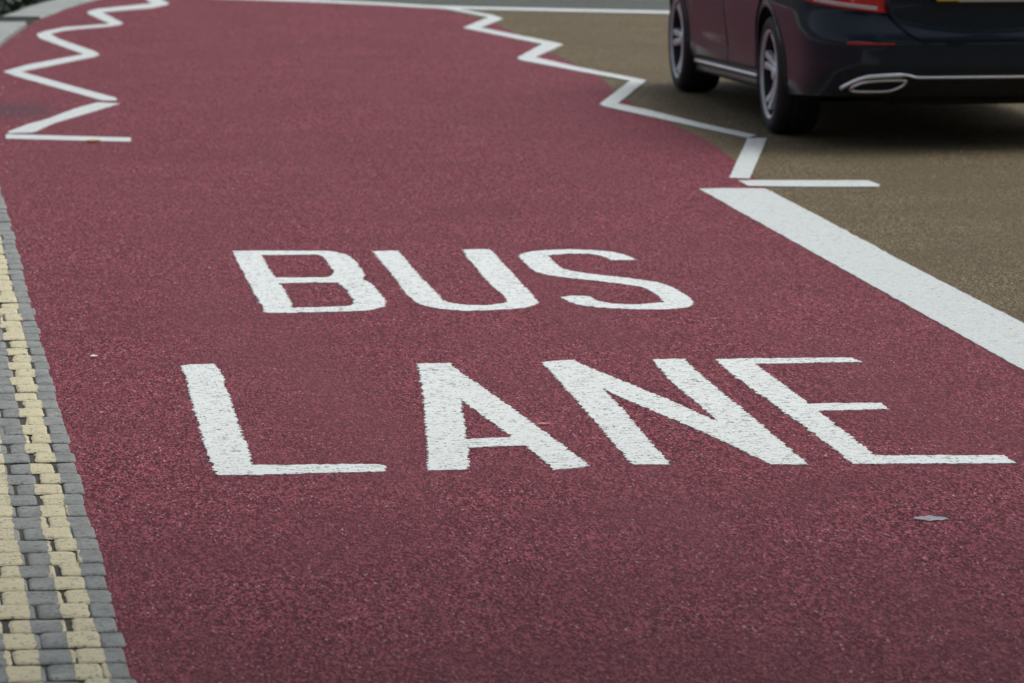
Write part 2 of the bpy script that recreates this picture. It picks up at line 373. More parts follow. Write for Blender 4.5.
o = marking('slanted_dash', [[(8,131.4),(27,124.2),(48,118.6),(62,113.2),(75,108.5),(87,105),(98,102.3),(119.8,103.4),(101,109),(76.6,116.4),(54.7,122.8),(33,132.4),(9.6,133)]], M['white_clean'], ragged=0.004, rnd=False)
thing(o, 'slanted white stroke with a grey scuff, nearest of the left zigzag', 'road line')
o = marking('end_bar', [[(5.9,134.0),(60,135.6),(131,137.5),(130.6,141.5),(60,139.9),(5.9,138.4)]], M['white_clean'], ragged=0.002, rnd=False)
thing(o, 'thin straight white bar closing the left zigzag across the red lane', 'road line')
# far line
fl_t = [(x, y-1.4) for x, y in FL]; fl_b = [(x, y+1.2) for x, y in FL]
o = marking('far_line', [fl_t + list(reversed(fl_b))], M['white_clean'], ragged=0.004, rnd=False, step=0.2, z=ZM)
thing(o, 'long thin white line at the far end of the red lane and buff road', 'road line')

# ------------------------------------------------------------ granite setts with double yellow lines
ROW = 0.177
def sett_grid(x0, x1, y0, y1, seed, lift=0.0, dome=0.0036, nx=12, ny=12, sx0=None, sx1=None, jag=0.0):
    """top of one sett between x0..x1 (patch) inside the full stone sx0..sx1"""
    sx0 = x0 if sx0 is None else sx0; sx1 = x1 if sx1 is None else sx1
    V = []; Fc = []
    tilt = (noise.noise(Vector((seed*1.7, 2, 0))))*0.05; base = noise.noise(Vector((seed*0.9, 7, 1)))*0.005
    for j in range(ny+1):
        for i in range(nx+1):
            v = 0.5-0.5*math.cos(math.pi*j/ny); iu = 0.5-0.5*math.cos(math.pi*i/nx); x_a = x0; x_b = x1
            if jag:
                x_a += jag*noise.noise(Vector((seed, v*2.5, 1))); x_b += jag*noise.noise(Vector((seed, v*2.5, 9)))
            X = x_a + (x_b-x_a)*iu; Y = y0 + (y1-y0)*v
            u = max(0.0, min(1.0, (X-sx0)/(sx1-sx0)))
            # rounded plan corners
            cu = abs(2*u-1); cv = abs(2*v-1)
            Yc = (y0+y1)/2 + (Y-(y0+y1)/2)*(1-0.07*cu**9)
            Xc = (sx0+sx1)/2 + (X-(sx0+sx1)/2)*(1-0.06*cv**9)
            e = (1-cu**18)*(1-cv**24)
            z = 0.004 + dome*1.3*e + 0.0012*(1-cu*cu)*(1-cv*cv) + base + tilt*(Y-(y0+y1)/2)*0.6
            z += 0.0016*noise.noise(Vector((X*22, Y*22, seed)))
            wob = 0.004*noise.noise(Vector((X*14, seed, Y*3)))
            V.append((Xc + EX(Yc) - EDGE_X, Yc+wob, z + lift))
    for j in range(ny):
        for i in range(nx):
            a = j*(nx+1)+i; Fc.append((a, a+1, a+nx+2, a+nx+1))
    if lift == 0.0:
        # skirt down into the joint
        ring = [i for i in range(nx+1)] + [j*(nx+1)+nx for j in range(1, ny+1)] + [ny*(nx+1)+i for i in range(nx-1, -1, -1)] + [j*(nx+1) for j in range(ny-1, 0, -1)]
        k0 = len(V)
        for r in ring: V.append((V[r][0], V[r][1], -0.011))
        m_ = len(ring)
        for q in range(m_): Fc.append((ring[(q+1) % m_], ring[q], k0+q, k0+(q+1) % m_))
    return V, Fc
SV, SF, SM = [], [], []; YV = [[], []]; YF = [[], []]
def add(VL, FL_, V, Fc):
    k = len(VL); VL += V; FL_ += [tuple(i+k for i in f) for f in Fc]
bands = [(0.046, 0.121), (0.196, 0.272)]
r = 0; y = 6.5
while y < 27.5:
    dep = ROW - 0.0125 + random.uniform(-0.007, 0.006)
    y0 = y + random.uniform(-0.003, 0.003); y1 = y0 + dep
    if random.random() < 0.04: y += 0.02
    if r % 2 == 0: cuts = [(-0.010, 0.046), (0.049, 0.176), (0.184, 0.320), (0.333, 0.458), (0.475, 0.60), (0.62, 0.74)]
    else: cuts = [(-0.010, 0.104), (0.117, 0.252), (0.261, 0.391), (0.41, 0.53), (0.55, 0.67), (0.69, 0.745)]
    off = random.uniform(-0.004, 0.004)
    bj = random.uniform(-0.005, 0.005)
    for k, (a, b) in enumerate(cuts):
        a2 = a + (off if k else 0) + random.uniform(-.007, .005); b2 = b + off + random.uniform(-.005, .007)
        s = r*10.37 + k*3.1
        x1, x0 = EDGE_X - a2, EDGE_X - b2
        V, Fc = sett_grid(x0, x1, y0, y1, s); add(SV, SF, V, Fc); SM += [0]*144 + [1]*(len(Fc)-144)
        for q, (ba, bb) in enumerate(bands):
            p1 = EDGE_X - ba + bj; p0 = EDGE_X - bb + bj
            c0, c1 = max(p0, x0), min(p1, x1)
            if c1 - c0 > 0.006:
                V, Fc = sett_grid(c0, c1, y0, y1, s, lift=0.0012, sx0=x0, sx1=x1, jag=0.007)
                V = [(vx, vy, vz) for vx, vy, vz in V]
                add(YV[q], YF[q], V, Fc)
    y += ROW; r += 1
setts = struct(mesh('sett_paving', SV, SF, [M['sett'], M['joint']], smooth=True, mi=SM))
o = mesh('yellow_line', YV[0], YF[0], M['yellow'], smooth=True)
thing(o, 'yellow line on the grey setts nearer the red lane', 'road line', 'double yellow lines')
o = mesh('yellow_line', YV[1], YF[1], M['yellow'], smooth=True)
thing(o, 'yellow line on the grey setts at the left frame edge, farther from the red lane', 'road line', 'double yellow lines')
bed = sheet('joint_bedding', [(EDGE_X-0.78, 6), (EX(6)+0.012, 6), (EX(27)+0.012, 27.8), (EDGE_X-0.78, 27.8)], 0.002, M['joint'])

# ------------------------------------------------------------ kerb and pavement
def offset_line(pts, d):
    res = []
    for i, p in enumerate(pts):
        t = (pts[min(i+1, len(pts)-1)] - pts[max(i-1, 0)]).normalized()
        res.append(p + Vector((-t.y, t.x))*d)
    return res
def kerb_run(name, line, width, z0, z1, mat, rd=0.012):
    a = line; b = offset_line(line, width)
    prof = [(0, z0), (0, z1-rd), (rd/width, z1), (1-rd/width, z1), (1, z1-rd), (1, z0)]
    V = []; Fc = []
    for p, q in zip(a, b):
        for t, z in prof: v = p.lerp(q, t); V.append((v.x, v.y, z))
    m_ = len(prof)
    for i in range(len(a)-1):
        for j in range(m_-1):
            k = i*m_+j; Fc.append((k, k+m_, k+m_+1, k+1))
    Fc.append(tuple(range(m_))); Fc.append(tuple(reversed(range((len(a)-1)*m_, len(a)*m_))))
    bm = bmesh.new(); bv = [bm.verts.new(v) for v in V]
    for f in Fc: bm.faces.new([bv[i] for i in f])
    return from_bm(name, bm, mat)
y_gap = at(20, 18.5, 0.05).y
line1 = [p for p in kerb_edge if 27.2 < p.y < y_gap-0.10]
line2 = [p for p in kerb_edge if p.y > y_gap+0.40]
thing(kerb_run('kerb', line1, 0.45, -0.01, 0.045, M['kerb']), 'low pale concrete kerb at the left, nearer than the dark gap', 'kerb', 'pale kerbs by the red lane')
thing(kerb_run('kerb', line2, 0.31, -0.01, 0.022, M['kerb']), 'low pale concrete kerb curving away beyond the dark gap at top left', 'kerb', 'pale kerbs by the red lane')
pv = [(EDGE_X-0.8, -12), (EDGE_X-0.8, 27.9), (EDGE_X-0.05, 27.9)]
near_pave = sheet('pavement', [(EDGE_X-0.79, -12), (EDGE_X-0.79, 27.9), (EDGE_X-0.4, 27.9)] + [tuple(p) for p in offset_line(line1, 0.455)[3:]] + [(-14, line1[-1].y), (-14, -12)], 0.03, M['slab'])
gp = sheet('gully_bed', [(-14, line1[-1].y), tuple(line1[-1] + Vector((-0.02, 0))), tuple(line2[0] + Vector((-0.02, 0))), (-14, line2[0].y)], 0.0045, M['soil'])
l2o = offset_line(line2, 0.32)
soil = sheet('planting_bed', [(-14, line2[0].y)] + [tuple(p) for p in l2o] + [(-14, l2o[-1].y)], 0.012, M['soil'])
# ivy ground cover filling the bed
V, Fc = [], []
for i in range(16000):
    y = random.uniform(line2[0].y, 46) if i % 4 else random.uniform(y_gap, 40)
    # edge of the bed at that y
    ex = None
    for a, b in zip(l2o, l2o[1:]):
        if a.y <= y <= b.y: ex = a.x + (b.x-a.x)*(y-a.y)/max(1e-6, b.y-a.y); break
    if ex is None: ex = l2o[0].x
    x = ex - 0.02 - abs(random.gauss(0, 1.6)) - 0.02
    hmax = min(0.30, 0.03 + 0.45*(ex-x)) * (0.6 + 0.8*noise.noise(Vector((x*1.5, y*1.5, 0))))
    z = random.uniform(0.015, max(0.03, hmax)); s = random.uniform(0.03, 0.06)
    n1 = Vector((random.uniform(-1, 1), random.uniform(-1, 1), random.uniform(0.1, 1.3))).normalized()
    t1 = n1.orthogonal().normalized(); t1 = Matrix.Rotation(random.uniform(0, 6.28), 3, n1) @ t1; t2 = n1.cross(t1)
    c = Vector((x, y, z)); k = len(V)
    V += [c + t1*s, c + t2*s*0.7, c - t1*s, c - t2*s*0.7]; Fc.append((k, k+1, k+2, k+3))
ivy = struct(mesh('ground_cover', V, Fc, M['leaf']), 'stuff')

# ------------------------------------------------------------ small litter on the lane
def leaf(px, py, L, W, rot, mat, name, lab, cat, z=ZL+0.004, curl=0.3):
    c = at(px, py, z); V = []; Fc = []; ns = 10
    for i in range(ns+1):
        t = i/ns; wd = W*math.sin(math.pi*min(0.97, max(0.03, t)))**0.8*(1+0.25*math.sin(t*17))
        for s in (-1, 0, 1):
            V.append(((t-0.5)*L, s*wd/2, 0.002 + curl*L*0.12*math.sin(t*math.pi) + abs(s)*curl*W*0.25))
    for i in range(ns):
        for j in range(2): a = i*3+j; Fc.append((a, a+3, a+4, a+1))
    o = mesh(name, V, Fc, mat, smooth=True); o.location = (c.x, c.y, z); o.rotation_euler = (0, 0, rot)
    return thing(o, lab, cat)
ml = simple('yellow_leaf', (0.55, 0.36, 0.03), 0.6, var=0.2, scale=60).m
leaf(93, 141.6, 0.075, 0.07, 0.1, ml, 'fallen_leaf', 'small yellow leaf lying against the thin white end bar', 'leaf')
mw = simple('white_chip', (0.75, 0.72, 0.72), 0.6, var=0.1, scale=60).m
leaf(94, 357, 0.026, 0.035, 0.0, mw, 'paper_scrap', 'tiny white scrap on the red lane left of the L', 'litter')
mg = simple('grey_scrap', (0.24, 0.24, 0.27), 0.7, var=0.3, scale=90).m
leaf(931, 519, 0.095, 0.075, -0.25, mg, 'grey_scrap', 'flattened grey scrap on the red lane below the E', 'litter', z=ZL+0.0005, curl=0.015)
mp = simple('pink_scrap', (0.55, 0.24, 0.20), 0.7, var=0.2, scale=90).m
leaf(544, 424, 0.042, 0.02, 0.0, mp, 'twig_scrap', 'pale pink sliver beside the right leg of the letter A', 'litter', curl=0.1)

# loose grit lying on the surfacing
V, Fc = [], []
mgr = simple('grit_stone', (0.42, 0.38, 0.36), 0.8, var=0.5, scale=30).m
rg = random.Random(21)
for i in range(520):
    gy = rg.uniform(9.5, 34); gx = rg.uniform(0.45, 5.5)
    if rg.random() < 0.45: gx = EDGE_X + abs(rg.gauss(0, 0.12))
    r_ = rg.uniform(0.0018, 0.0045); k = len(V); c = Vector((gx, gy, ZL + r_*0.5))
    for dx, dy, dz in ((1,0,0),(0,1,0),(-1,0,0),(0,-1,0),(0,0,1),(0,0,-1)):
        V.append(c + Vector((dx*r_*rg.uniform(.7,1.3), dy*r_*rg.uniform(.7,1.3), dz*r_*rg.uniform(.5,.9))))
    for q in range(4): Fc += [(k+q, k+(q+1) % 4, k+4), (k+(q+1) % 4, k+q, k+5)]
struct(mesh('loose_grit', V, Fc, mgr), 'stuff')

# ------------------------------------------------------------ the car (x forward, y left, z up; origin under the rear axle)
car = bpy.data.objects.new('saloon_car', None); col.objects.link(car)
thing(car, 'dark blue saloon car with alloy wheels driving away on the buff road', 'car')
WB = 2.955; XR, XF = -1.13, WB+0.86
car.location = (5.515, 23.26, 0.0); car.rotation_euler = (0, 0, R(90.0-0.3))
def interp(tab, x):
    if x <= tab[0][0]: return tab[0][1]
    for (a, fa), (b, fb) in zip(tab, tab[1:]):
        if x <= b:
            t = (x-a)/(b-a); t = t*t*(3-2*t) if False else t
            return fa + (fb-fa)*t
    return tab[-1][1]
# rear face x by height, front face x by height, half width by height
T_XR = [(0.18, -0.96), (0.24, -1.0), (0.285, -1.035), (0.36, -1.085), (0.385, -1.105), (0.42, -1.125), (0.56, -1.135), (0.58, -1.132), (0.60, -1.120), (0.69, -1.062), (0.73, -1.050), (0.80, -1.07), (0.90, -1.06), (1.0, -1.07), (1.03, -1.05)]
T_XF = [(0.18, XF-0.14), (0.30, XF-0.03), (0.45, XF), (0.60, XF-0.01), (0.75, XF-0.07), (0.85, XF-0.16), (0.95, XF-0.32)]
T_W = [(0.18, 0.845), (0.24, 0.880), (0.32, 0.902), (0.37, 0.900), (0.45, 0.904), (0.60, 0.920), (0.72, 0.926), (0.80, 0.918), (0.86, 0.908), (0.93, 0.885), (1.0, 0.82), (1.04, 0.76)]
T_TOP = [(XR, 1.03), (-0.6, 1.045), (0.0, 1.02), (0.6, 1.0), (1.6, 0.99), (2.3, 1.0), (2.9, 0.93), (3.4, 0.84), (XF, 0.70)]
T_BOT = [(XR, 0.272), (-0.75, 0.258), (-0.3, 0.225), (0.4, 0.205), (2.6, 0.165), (XF, 0.18)]
def sq(v, p): return math.copysign(abs(v)**p, v)
def plan(t, z):
    """t 0..1 from rear centre round the left side to front centre -> x, y"""
    xr, xf, w_ = interp(T_XR, z), interp(T_XF, z), interp(T_W, z)
    LR, LFr = 0.56, 0.85
    if t < 0.36:
        a = t/0.36*math.pi/2; nn = 3.9
        return xr + LR*(1-abs(math.cos(a))**(2/nn)), w_*abs(math.sin(a))**(2/nn)*(1-0.022*math.cos(a))
    if t > 0.70:
        a = (1-t)/0.30*math.pi/2; nn = 3.0
        return xf - LFr*(1-abs(math.cos(a))**(2/nn)), w_*abs(math.sin(a))**(2/nn)
    s = (t-0.36)/0.34
    return xr+LR + (xf-LFr-xr-LR)*s, w_*(1.0 - 0.0*s)
def surf(t, z, side=1, off=0.0):
    x, y = plan(t, z)
    if x < 0: y *= 1-0.055*min(1.0, -x/1.1)**1.6
    zz = z
    # boot lid panel set in from the bumper and shoulders
    if t < 0.25:
        pass
    if off:
        x2, y2 = plan(t+0.002, z)
        if x2 < 0: y2 *= 1-0.055*min(1.0, -x2/1.1)**1.6
        tx, ty = x2-x, y2-y; l = math.hypot(tx, ty) or 1
        nx_, ny_ = -ty/l, tx/l
        if t < 1e-4: nx_, ny_ = -1, 0
        x += nx_*off; y += ny_*off
    return Vector((x, side*y, zz))
def t_of_y(y, z):
    lo, hi = 0.0, 0.36
    for _ in range(30):
        m_ = (lo+hi)/2
        px_, py_ = plan(m_, z)
        if py_*(1-0.055*min(1.0, max(0, -px_)/1.1)**1.6) < y: lo = m_
        else: hi = m_
    return (lo+hi)/2
def t_of_x(x, z):
    lo, hi = 0.0, 1.0
    for _ in range(34):
        m_ = (lo+hi)/2
        if plan(m_, z)[0] < x: lo = m_
        else: hi = m_
    return (lo+hi)/2
# lower body as rings of outlines; z is squeezed so the ring follows sill and shoulder lines
ZS = [0.0, 0.02, 0.06, 0.12, 0.17, 0.21, 0.235, 0.25, 0.27, 0.31, 0.36, 0.42, 0.455, 0.47, 0.49, 0.52, 0.56, 0.60, 0.64, 0.70, 0.76, 0.82, 0.88, 0.93, 0.965, 0.985, 1.0]
NT = 110
half = [i/NT for i in range(NT+1)]
def zcol(t, v):
    x, _ = plan(t, 0.5)
    zb, zt = interp(T_BOT, x), interp(T_TOP, x)
    if v > 0.975:
        pass
    return zb + (zt-zb)*v
V = []; ring_n = 2*NT
def ring_pt(i, v):
    i = i % ring_n
    t, side = (i/NT, 1) if i <= NT else ((2*NT-i)/NT, -1)
    z = zcol(t, v)
    return surf(t, z, side)
for v in ZS:
    for i in range(ring_n): V.append(ring_pt(i, v))
Fc = []; mi = []
for k in range(len(ZS)-1):
    for i in range(ring_n):
        Fc.append((k*ring_n+i, k*ring_n+(i+1) % ring_n, (k+1)*ring_n+(i+1) % ring_n, (k+1)*ring_n+i)); 
# top and bottom caps as strips across
def cap(k, flip, crown):
    base = k*ring_n; prev = None
    NX = 8; rows = []
    for i in range(NT+1):
        a = V[base+i]; b = V[base+(ring_n-i) % ring_n]
        row = [base+i]
        if i not in (0, NT):
            for j in range(1, NX):
                t = j/NX; p = a.lerp(b, t); p = Vector((p.x, p.y, p.z + crown*(1-(2*t-1)**2))); V.append(p); row.append(len(V)-1)
            row.append(base+(ring_n-i) % ring_n)
        rows.append(row)
    for r1, r2 in zip(rows, rows[1:]):
        if len(r1) == 1:
            for j in range(len(r2)-1): Fc.append((r1[0], r2[j], r2[j+1]) if not flip else (r1[0], r2[j+1], r2[j]))
        elif len(r2) == 1:
            for j in range(len(r1)-1): Fc.append((r1[j], r2[0], r1[j+1]) if not flip else (r1[j+1], r2[0], r1[j]))
        else:
            for j in range(len(r1)-1): Fc.append((r1[j], r2[j], r2[j+1], r1[j+1]) if not flip else (r1[j+1], r2[j+1], r2[j], r1[j]))
cap(len(ZS)-1, False, 0.035); cap(0, True, 0.0)
bm = bmesh.new(); bv = [bm.verts.new(v) for v in V]
for f in Fc:
    try: bm.faces.new([bv[i] for i in f])
    except ValueError: pass
body = from_bm('body', bm, [M['paint'], M['under'], M['plastic']], car, smooth=True)
# wheel arches cut through
def cyl_cutter(x, z, rad, y0, y1):
    b = bmesh.new(); bmesh.ops.create_cone(b, cap_ends=True, segments=64, radius1=rad, radius2=rad, depth=abs(y1-y0))
    bmesh.ops.rotate(b, verts=b.verts, matrix=Matrix.Rotation(math.pi/2, 3, 'X')); bmesh.ops.translate(b, verts=b.verts, vec=(x, (y0+y1)/2, z))
    me = bpy.data.meshes.new('cut'); b.to_mesh(me); b.free(); o = bpy.data.objects.new('cut', me); col.objects.link(o); o.parent = car; return o
ARCH = 0.362; WZ = 0.320
for wx in (0.0, WB):
    for s in (-1, 1):
        c = cyl_cutter(wx, WZ+0.01, ARCH, s*0.60, s*1.2)
        me_ = c.data; me_.materials.append(M['under'])
        md = body.modifiers.new('b', 'BOOLEAN'); md.operation = 'DIFFERENCE'; md.object = c; md.solver = 'EXACT'
        apply_mods(body)
        bpy.data.objects.remove(c)
me = body.data
body.name = 'body'
slots = [m.name for m in me.materials]
ui = [i for i, m in enumerate(me.materials) if m and m.name.startswith('underbody')]
for p in me.polygons:
    c = p.center; n_ = p.normal
    yb = abs(c.y)
    inner = any(math.hypot(c.x-wx, c.z-WZ-0.01) < ARCH+0.004 and yb < 0.93 for wx in (0, WB))
    if inner or (n_.z < -0.8 and c.z < 0.3): p.material_index = ui[0]
    elif c.z < 0.385 and (c.x < -1.0 and yb < 0.72): p.material_index = [i for i, m in enumerate(me.materials) if m.name.startswith('black_bumper')][0]
    else: p.material_index = 0
    p.use_smooth = not inner
# keep creases at the wheel-arch edge
try:
    body.data.set_sharp_from_angle(angle=R(38))
except Exception: pass

def ribbon(name, path, width_vec_fn, mat, th=0.006, parent=None, closed=False, smooth=True):
    """strip of rectangular section along a 3-D path; width_vec_fn gives (side vector, outward vector)"""
    b = bmesh.new(); rows = []
    for i, p in enumerate(path):
        s, o_ = width_vec_fn(i, p); p = Vector(p)
        rows.append([b.verts.new(p - s), b.verts.new(p - s*0.7 + o_*th), b.verts.new(p + s*0.7 + o_*th), b.verts.new(p + s)])
    m_ = len(rows)
    for i in range(m_ if closed else m_-1):
        r1, r2 = rows[i], rows[(i+1) % m_]
        for j in range(3): b.faces.new((r1[j], r2[j], r2[j+1], r1[j+1]))
        b.faces.new((r1[3], r2[3], r2[0], r1[0]))
    if not closed: b.faces.new(rows[0]); b.faces.new(list(reversed(rows[-1])))
    return from_bm(name, b, mat, parent or car, smooth)
def side_pt(x, z, s, off=0.0): return surf(t_of_x(x, z), z, s, off)
def patch(name, fn, nu, nv, mat, parent=None, thick=0.004, smooth=True):
    """panel over the body: fn(u,v,off)->point, given thickness"""
    b = bmesh.new(); top = [[b.verts.new(fn(i/nu, j/nv, thick)) for i in range(nu+1)] for j in range(nv+1)]
    bot = [[b.verts.new(fn(i/nu, j/nv, -0.002)) for i in range(nu+1)] for j in range(nv+1)]
    for j in range(nv):
        for i in range(nu):
            b.faces.new((top[j][i], top[j][i+1], top[j+1][i+1], top[j+1][i])); b.faces.new((bot[j][i], bot[j+1][i], bot[j+1][i+1], bot[j][i+1]))
    for j in range(nv):
        b.faces.new((top[j][0], top[j+1][0], bot[j+1][0], bot[j][0])); b.faces.new((top[j][nu], bot[j][nu], bot[j+1][nu], top[j+1][nu]))
    for i in range(nu):
        b.faces.new((top[0][i], bot[0][i], bot[0][i+1], top[0][i+1])); b.faces.new((top[nv][i], top[nv][i+1], bot[nv][i+1], bot[nv][i]))
    return from_bm(name, b, mat, parent or car, smooth)

for s in (1, -1):
    # wheel-arch lips
    for wx in (0.0, WB):
        path = []
        for k in range(49):
            a = R(-32) + (math.pi+R(64))*k/48
            x, z = wx + (ARCH+0.004)*math.cos(a), WZ+0.01 + (ARCH+0.004)*math.sin(a)
            if z < 0.215: continue
            path.append((side_pt(x, z, s, -0.004), a))
        pp = [p for p, a in path]; aa = [a for p, a in path]
        ribbon('wheel_arch_trim', pp, lambda i, p: (Vector((math.cos(aa[i]), 0, math.sin(aa[i])))*0.013, Vector((0, s, 0))), M['paint'], th=0.011)
    # chrome strip above the sill
    L = [side_pt(x, 0.280 - 0.030*(x-0.4), s, 0.000) for x in [0.44 + (WB-0.86)*k/40 for k in range(41)]]
    ribbon('sill_trim', L, lambda i, p: (Vector((0, -s*0.2, 1)).normalized()*0.011, Vector((0, s, 0.25)).normalized()), M['chrome'], th=0.012)
    # sill skirt
    L = [side_pt(x, 0.238 - 0.030*(x-0.4), s, 0.002) for x in [0.42 + (WB-0.82)*k/40 for k in range(41)]]
    ribbon('side_skirt', L, lambda i, p: (Vector((0, s*0.10, 1)).normalized()*0.026, Vector((0, s, -0.15)).normalized()), M['paint'], th=0.014)
    # doors: slightly proud panels leave a dark seam between them
    def door(x0, x1, name, cutx=None):
        def fn(u, v, off):
            x = x0 + (x1-x0)*u; zl_ = 0.308 - 0.030*(x-0.4); z = zl_ + (0.925-zl_)*v
            if cutx is not None and z < WZ + ARCH + 0.06:
                dz = z-(WZ+0.01); rr = ARCH+0.045; lim = cutx + math.sqrt(max(0, rr*rr-dz*dz))
                x = max(x0, lim) + (x1-max(x0, lim))*u
            p = side_pt(x, z, s, off)
            # character crease low on the door
            g_ = math.exp(-((z-0.37)/0.035)**2)*0.007*math.sin(math.pi*min(1, max(0, (x-0.35)/2.2)))
            p.y += s*(-g_ if off > 0 else 0)
            return p
        return patch(name, fn, 30, 26, M['paint'], thick=0.006)
    d1 = door(0.16, 1.262, 'door', 0.0); d2 = door(1.272, 2.42, 'door')
    for d, x in ((d1, 0.33), (d2, 1.40)):
        L = [side_pt(x + 0.20*k/8, 0.80, s, 0.028 + 0.010*math.sin(math.pi*k/8)) for k in range(9)]
        ribbon('handle', L, lambda i, p: (Vector((0, 0, 0.012)), Vector((0, s, 0))), M['chrome'], th=0.010, parent=d)

# boot lid face: inset darker recess with the plate
def lid(u, v, off):
    # lower edge dips to a rounded trough; wide at top
    zt = 0.985; zb = 0.565; z = zb + (zt-zb)*v
    vv = min(1.0, v*2.0); hw = 0.33 + 0.175*(1-(1-vv)**2.4)
    y = hw*(2*u-1)
    t = t_of_y(abs(y), z); p = surf(t, z, 1 if y >= 0 else -1, 0.0)
    # stands as a recess-coloured panel; its lower part leans under
    p.x += -max(off, 0)*1.0 + (0.0)
    lean = max(0.0, 0.74-z)
    xv = -1.137 + 0.10*(abs(y)/0.6)**2.2
    p.x = min(p.x - 0.004, xv + lean*0.12)
    if off <= 0: p.x += 0.05
    return p
boot = patch('boot_lid', lid, 40, 24, M['paint'], thick=0.004)
# recess trim under the lid
# number plate, tilted to the road behind
def plate_box(name, x, y0, y1, z0, z1, th, mat, parent=None, rd=0.01):
    b = bmesh.new(); bmesh.ops.create_cube(b, size=1.0)
    bmesh.ops.scale(b, vec=(th, y1-y0, z1-z0), verts=b.verts); bmesh.ops.bevel(b, geom=b.edges[:], offset=min(rd, th*0.3), segments=2, affect='EDGES')
    bmesh.ops.translate(b, verts=b.verts, vec=(x, (y0+y1)/2, (z0+z1)/2)); return from_bm(name, b, mat, parent or car)
fr = plate_box('number_plate', -1.150, -0.275, 0.275, 0.752, 0.885, 0.016, M['gloss'])
plate_box('plate_face', -1.160, -0.262, 0.262, 0.773, 0.876, 0.006, M['plate'], fr)
plate_box('plate_strip', -1.1625, -0.20, 0.150, 0.768, 0.7765, 0.008, M['platepale'], fr)
# chrome bar over the plate
L = [Vector((-1.142 + 0.05*(abs(y_)/0.5)**2, y_, 0.915)) for y_ in [-0.44+0.88*k/24 for k in range(25)]]
ribbon('boot_trim', L, lambda i, p: (Vector((0, 0, 0.012)), Vector((-1, 0, 0))), M['chrome'], th=0.016)

for s in (1, -1):
    # tail lamp wrapping the corner
    def lamp(u, v, off, u0=0.0, lo=None, hi=None):
        t = 0.080 + (0.405-0.080)*u
        zb = 0.706 + 0.085*u + 0.10*max(0, u-0.62); zt = 0.905 + 0.01*u - 0.03*max(0, 0.25-u)*4*0.6
        z = zb + (zt-zb)*v
        return surf(t, z, s, off)
    tl = patch('tail_lamp', lamp, 40, 10, M['redlens'], thick=0.014)
    def strip(u, v, off):
        uu = 0.05 + 0.50*u; t = 0.080+0.325*uu; z = 0.716 + 0.021*v + 0.085*uu
        return surf(t, z, s, 0.017 if off > 0 else 0.006)
    patch('reversing_light', strip, 30, 3, M['clearlens'], parent=tl, thick=0.016)
    # reflector in the bumper
    def refl(u, v, off):
        y_ = 0.705 - 0.235*u; z = 0.545 + 0.020*v*(0.6+0.4*math.sin(math.pi*min(1, u*1.6+0.1)))
        return surf(t_of_y(y_, z), z, s, 0.005 if off > 0 else -0.004)
    patch('reflector', refl, 20, 3, M['darkred'])
    # bumper groove beside it: dark slim line
    def groove(u, v, off):
        y_ = 0.52*(1-u)+0.0; z = 0.560+0.008*v
        return surf(t_of_y(y_, z), z, s, 0.003 if off > 0 else -0.004)
    patch('bumper_groove', groove, 20, 2, M['plastic'])
    # exhaust surround: flattened ring, pointed outside
    ring_o = []
    def ex_outline(sc):
        pts = []
        ctrl = [(0.668, 0.312), (0.650, 0.332), (0.60, 0.352), (0.51, 0.361), (0.415, 0.362), (0.400, 0.352), (0.418, 0.330), (0.46, 0.310), (0.50, 0.302), (0.59, 0.300), (0.655, 0.302)]
        cx = sum(p[0] for p in ctrl)/len(ctrl); cz = 0.330
        cc = [Vector((cx+(a-cx)*sc, cz+(b_-cz)*sc)) for a, b_ in ctrl]
        m_ = len(cc)
        for i in range(m_):
            p0, p1, p2, p3 = cc[i-1], cc[i], cc[(i+1) % m_], cc[(i+2) % m_]
            for j in range(5):
                t = j/5; pts.append(0.5*((2*p1)+(p2-p0)*t+(2*p0-5*p1+4*p2-p3)*t*t+(3*p1-p0-3*p2+p3)*t**3))
        return pts
    O = ex_outline(1.0)
    def exs(p, off): 
        return surf(t_of_y(min(0.86, p.x), p.y), p.y, s, off)
    path = [exs(p, 0.006) for p in O]
    cen = sum(path, Vector())/len(path)
    def wv(i, p):
        d = (Vector(p)-cen); d.x = 0
        tpath = path[(i+1) % len(path)] - path[i-1]; nrm = Vector((-1, 0.25*s, 0)).normalized()
        return (tpath.cross(nrm).normalized()*0.0092, nrm)
    tip = ribbon('exhaust_tip', path, wv, M['chrome'], th=0.016, closed=True)
    b = bmesh.new(); inn = [b.verts.new(exs(p, 0.009)) for p in ex_outline(0.90)]; b.faces.new(inn)
    r_ = bmesh.ops.extrude_face_region(b, geom=b.faces[:]); bmesh.ops.translate(b, verts=[g_ for g_ in r_['geom'] if isinstance(g_, bmesh.types.BMVert)], vec=(0.03, 0, 0))
    from_bm('exhaust_opening', b, M['under'], tip)
    # head lamp
    def hl(u, v, off):
        t = 0.74 + 0.16*u; z = 0.60 + 0.12*v*(1-0.35*u) + 0.02*(1-u)
        return surf(t, z, s, off)
    patch('headlight', hl, 20, 8, M['headlens'], thick=0.010)
    # mirrors
    b = bmesh.new(); bmesh.ops.create_uvsphere(b, u_segments=20, v_segments=12, radius=1.0)
    bmesh.ops.scale(b, vec=(0.06, 0.115, 0.075), verts=b.verts); bmesh.ops.translate(b, verts=b.verts, vec=(2.02, s*1.01, 1.02))
    mr = from_bm('door_mirror', b, M['paint'], car, True)
    b = bmesh.new(); bmesh.ops.create_cube(b, size=1.0); bmesh.ops.scale(b, vec=(0.05, 0.14, 0.025), verts=b.verts); bmesh.ops.translate(b, verts=b.verts, vec=(2.02, s*0.92, 0.975)); from_bm('mirror_arm', b, M['plastic'], mr)

